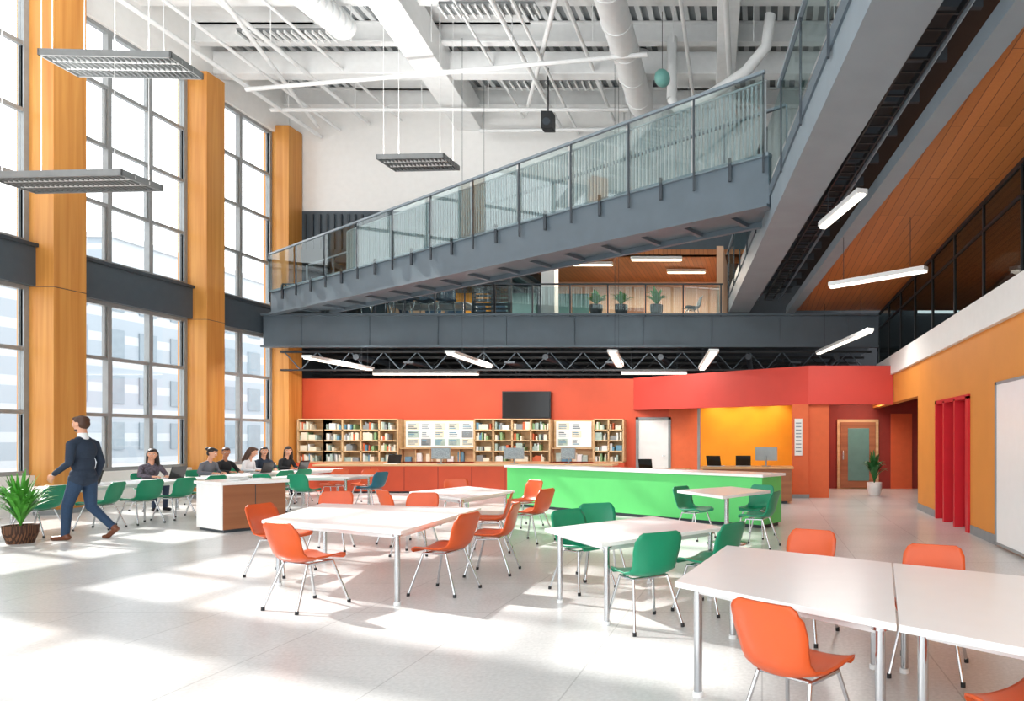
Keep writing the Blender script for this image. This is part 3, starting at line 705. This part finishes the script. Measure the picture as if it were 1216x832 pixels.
def person(name,pr,ex,mats,loc,yaw,scale=1.,voxel=.007):
    mb=MB()
    for p in pr:
        if p[0]=='c':
            _,a,c,r1,r2,l=p; a=V(a);c=V(c); mb.cyl(a,c,r1,'skin',r2=r2,n=16); mb.ell(a,(r1,)*3,'skin',16,10); mb.ell(c,(r2,)*3,'skin',16,10)
        else: mb.ell(p[1],p[2],'skin',24,16,p[4])
    o=mb.obj('tmp_body'); m=o.modifiers.new('r','REMESH'); m.mode='VOXEL'; m.voxel_size=voxel; m.use_smooth_shade=True
    sm=o.modifiers.new('s','SMOOTH'); sm.factor=.5; sm.iterations=3
    dg=bpy.context.evaluated_depsgraph_get(); me=bpy.data.meshes.new_from_object(o.evaluated_get(dg)); bpy.data.objects.remove(o)
    nP=len(me.polygons); ctr=np.zeros(nP*3); me.polygons.foreach_get('center',ctr); ctr=ctr.reshape(-1,3)
    labs=sorted(set(p[-1] if p[0]=='c' else p[3] for p in pr)); best=np.full(nP,1e9); idx=np.zeros(nP,int)
    for p in pr:
        if p[0]=='c':
            a=np.array(p[1]);c=np.array(p[2]); ab=c-a; t=np.clip(((ctr-a)@ab)/max(ab@ab,1e-9),0,1); dd=np.linalg.norm(ctr-(a+t[:,None]*ab),axis=1)-(p[3]*(1-t)+p[4]*t); l=p[5]
        else:
            q=(ctr-np.array(p[1]))@np.array(p[4]); r=np.array(p[2]); k=np.linalg.norm(q/r,axis=1); dd=(k-1)*k/np.maximum(np.linalg.norm(q/r**2,axis=1),1e-6); l=p[3]
        w=dd<best; best[w]=dd[w]; idx[w]=labs.index(l)
    me.materials.clear()
    for l in labs: me.materials.append(M[mats[l]])
    me.polygons.foreach_set('material_index',idx.astype(np.int32)); me.polygons.foreach_set('use_smooth',[True]*nP); me.update(); me.name=name
    ob=bpy.data.objects.new(name,me); COL.objects.link(ob); ob.location=loc; ob.rotation_euler=(0,0,yaw); ob.scale=(scale,)*3
    ex.obj('face_details',parent=ob)
    return ob
I3=Matrix.Identity(3)
# walking man
pr=[];ex=MB()
E=lambda c,r,l:pr.append(('e',V(c),r,l,I3)); C=lambda a,b_,r1,r2,l:pr.append(('c',V(a),V(b_),r1,r2,l))
head((.035,0,1.765),.12,.14,'short',pr,ex,True)
C((0,0,1.53),(.02,0,1.69),.058,.054,'skin'); C((0,0,1.56),(.01,0,1.6),.066,.062,'shirt')
E((0,0,1.36),(.125,.18,.19),'jacket'); C((0,-.13,1.475),(0,.13,1.475),.066,.066,'jacket'); C((0,-.07,1.52),(0,.07,1.52),.052,.052,'jacket')
E((0,0,1.16),(.115,.158,.19),'jacket'); E((0,0,1.0),(.128,.172,.13),'jacket'); C((0,-.07,.93),(0,.07,.93),.12,.12,'jacket')
E((.095,0,1.43),(.04,.03,.1),'shirt')
for s,kn,an,hl,to in((1,(.14,.1,.52),(.17,.1,.1),(.13,.1,.045),(.33,.12,.035)),(-1,(-.02,-.1,.5),(-.35,-.1,.19),(-.41,-.1,.15),(-.27,-.11,.035))):
    C((0,s*.09,.93),kn,.098,.068,'trouser'); C(kn,an,.066,.05,'trouser'); C(an,(V(hl)+V((.02,0,.02))),.045,.042,'shoe'); C(hl,to,.04,.034,'shoe'); 
C((-.27,-.11,.035),(-.21,-.115,.03),.034,.028,'shoe')
for s,el,wr in((1,(-.03,.235,1.18),(.2,.22,1.02)),(-1,(-.05,-.23,1.18),(.03,-.23,.93))):
    C((0,s*.175,1.455),el,.062,.049,'jacket'); C(el,wr,.049,.037,'jacket'); dv=(V(wr)-V(el)).normalized(); C(V(wr),V(wr)+dv*.02,.032,.028,'shirt'); hand(V(wr)+dv*.03,dv+V((0,0,-.5)),(.2,-s*.9,-.1),pr)
person('walking_man',pr,ex,{'skin':'skin','hair':'hairb','shirt':'shirt','jacket':'navy','trouser':'navyp','shoe':'shoe'},(-10.38,10.3,0),math.pi*1.0,1.0,.006)

def seated(name,x,y,yaw,style,mats,hy=0,hp=.15,lean=.06):
    global pr,ex
    pr=[];ex=MB()
    E=lambda c,r,l:pr.append(('e',V(c),r,l,I3)); C=lambda a,b_,r1,r2,l:pr.append(('c',V(a),V(b_),r1,r2,l))
    L_=lean
    head((L_*1.7+.03,0,1.2),hy,hp,style,pr,ex)
    C((L_*1.3,0,.98),(L_*1.6+.01,0,1.13),.05,.047,'skin')
    E((L_,0,.84),(.105,.155,.17),'top'); C((L_*1.2,-.12,.945),(L_*1.2,.12,.945),.055,.055,'top'); C((L_*1.25,-.05,.98),(L_*1.25,.05,.98),.045,.045,'top')
    E((L_*.4,0,.66),(.1,.14,.17),'top'); E((-.01,0,.54),(.13,.165,.085),'trouser')
    for s in(-1,1):
        C((0,s*.085,.53),(.4,s*.1,.52),.08,.06,'trouser'); C((.4,s*.1,.52),(.36,s*.1,.1),.058,.042,'trouser'); C((.34,s*.1,.04),(.5,s*.11,.035),.038,.032,'shoe')
        el=(.14,s*.24,.76); wr=(.36,s*.12,.735)
        C((L_*1.2,s*.165,.93),el,.052,.042,'top'); C(el,wr,.041,.03,'top'); hand(V(wr)+V((.015,0,0)),(1,-s*.4,0),(0,0,-1),pr)
    return person(name,pr,ex,mats,(x,y,0),yaw,1.,.008)
mk=lambda sk,hr,tp:{'skin':sk,'hair':hr,'top':tp,'trouser':'denim','shoe':'blackc'}
ppl=[('seated_woman',-13.15,14.45,-.35,'long',mk('skin','haird','plaid'),-.6,.15,.05),('seated_woman',-13.15,15.85,-.1,'bun',mk('skin','haird','greyc'),.3,.35,.12),
('seated_man',-13.15,16.45,-.25,'short',mk('skin2','hairb','blackc'),-.5,.2,.03),('seated_woman',-13.15,17.05,.15,'long',mk('skin','hairb','shirt'),.2,.4,.12),('seated_woman',-13.15,17.75,-.5,'long',mk('skin','haird','navy'),-.3,.1,.02),('seated_woman',-13.15,18.5,-.2,'long',mk('skin','haird','blackc'),-.7,.25,.08)]
for nm,x,y,yw,st,mt,hy,hp,ln in ppl:
    seated(nm,x,y,yw,st,mt,hy,hp,ln); chair('G',x,y,math.cos(yw),math.sin(yw))
for x,y in((-12.3,14.0),(-12.2,16.4),(-12.2,17.7),(-12.3,12.2)): laptop(x,y,.70,-math.pi/2,mt='alu')
b=MB(); 
for x,y in((-12.2,15.6),(-12.1,16.8),(-12.2,13.2),(-9.9,15.2)): b.box(x,x+.21,y,y+.3,.702,.71,'paper')
b.obj('table_papers')

# ------------------------------------------------------------ outside
for (x0,x1,y0,y1,h) in((-60,-45,-10,14,10),(-62,-46,17,34,13),(-58,-42,37,60,12),(-80,-66,5,30,17),(-75,-60,62,90,20)):
    b=MB(); b.box(x0,x1,y0,y1,-.1,h,'facade'); b.box(x0-.2,x1+.3,y0-.2,y1+.2,h,h+.5,'concrete')
    yy=y0+1.2
    while yy<y1-1:
        for k in range(int(h/3)):
            b.box(x1-.05,x1+.08,yy,yy+1.3,.8+k*3,2.6+k*3,'steell')
        yy+=2.4
    b.obj('office_building')

# ------------------------------------------------------------ lights
w=bpy.data.worlds.new('World'); scene.world=w; w.use_nodes=True
bg=w.node_tree.nodes['Background']; bg.inputs[0].default_value=(.95,.98,1,1); bg.inputs[1].default_value=2.7
s=bpy.data.lights.new('sun','SUN'); s.energy=8; s.angle=.02; s.color=(1,.97,.93); so=bpy.data.objects.new('sun',s); COL.objects.link(so)
so.rotation_euler=V((1,-.42,-.72)).to_track_quat('-Z','Y').to_euler(); so.location=(-30,20,30)
def area(name,loc,sx,sy,e,col=(1,.97,.92),rot=(0,0,0)):
    l=bpy.data.lights.new(name,'AREA'); l.shape='RECTANGLE'; l.size=sx; l.size_y=sy; l.energy=e; l.color=col
    o=bpy.data.objects.new(name,l); COL.objects.link(o); o.location=loc; o.rotation_euler=rot; return o
area('mezzanine_lamp',(-4.2,22,7.05),4,1,280,(1,.88,.74)); area('mezzanine_lamp',(-10,22.5,6.8),4,1,160)
for xx in(-1.4,-.5,.4):
    l=bpy.data.lights.new('kiosk_spot','SPOT'); l.energy=95; l.spot_size=1.8; l.spot_blend=.8; l.color=(1,.85,.55); l.shadow_soft_size=.08
    o=bpy.data.objects.new('kiosk_spot',l); COL.objects.link(o); o.location=(xx,20.3,3.0); o.rotation_euler=V((0,.35,-1)).to_track_quat('-Z','Y').to_euler()
area('corridor_lamp',(3.0,19.2,2.9),1,1,60,(1,.85,.7))
for xx in(-12,-8,-4): area('undercroft_lamp',(xx,18.6,3.9),2.6,.3,100,rot=(.35,0,0))
area('undercroft_lamp',(1.5,15,4.2),1.5,.3,80)
for yy in (4,9,14): area('upper_level_lamp',(5.5,yy,5.2),1.5,1.5,40,(1,.88,.7))

cam=bpy.data.cameras.new('cam'); co=bpy.data.objects.new('camera',cam); COL.objects.link(co); co.location=(0,0,1.55); co.rotation_euler=(math.pi/2,0,0)
cam.sensor_width=36; cam.lens=800/1216*36; cam.shift_x=-.2442; cam.shift_y=.0855; cam.clip_start=.05; cam.clip_end=300
scene.camera=co
scene.view_settings.view_transform='Standard'; scene.view_settings.look='None'; scene.view_settings.exposure=0.05
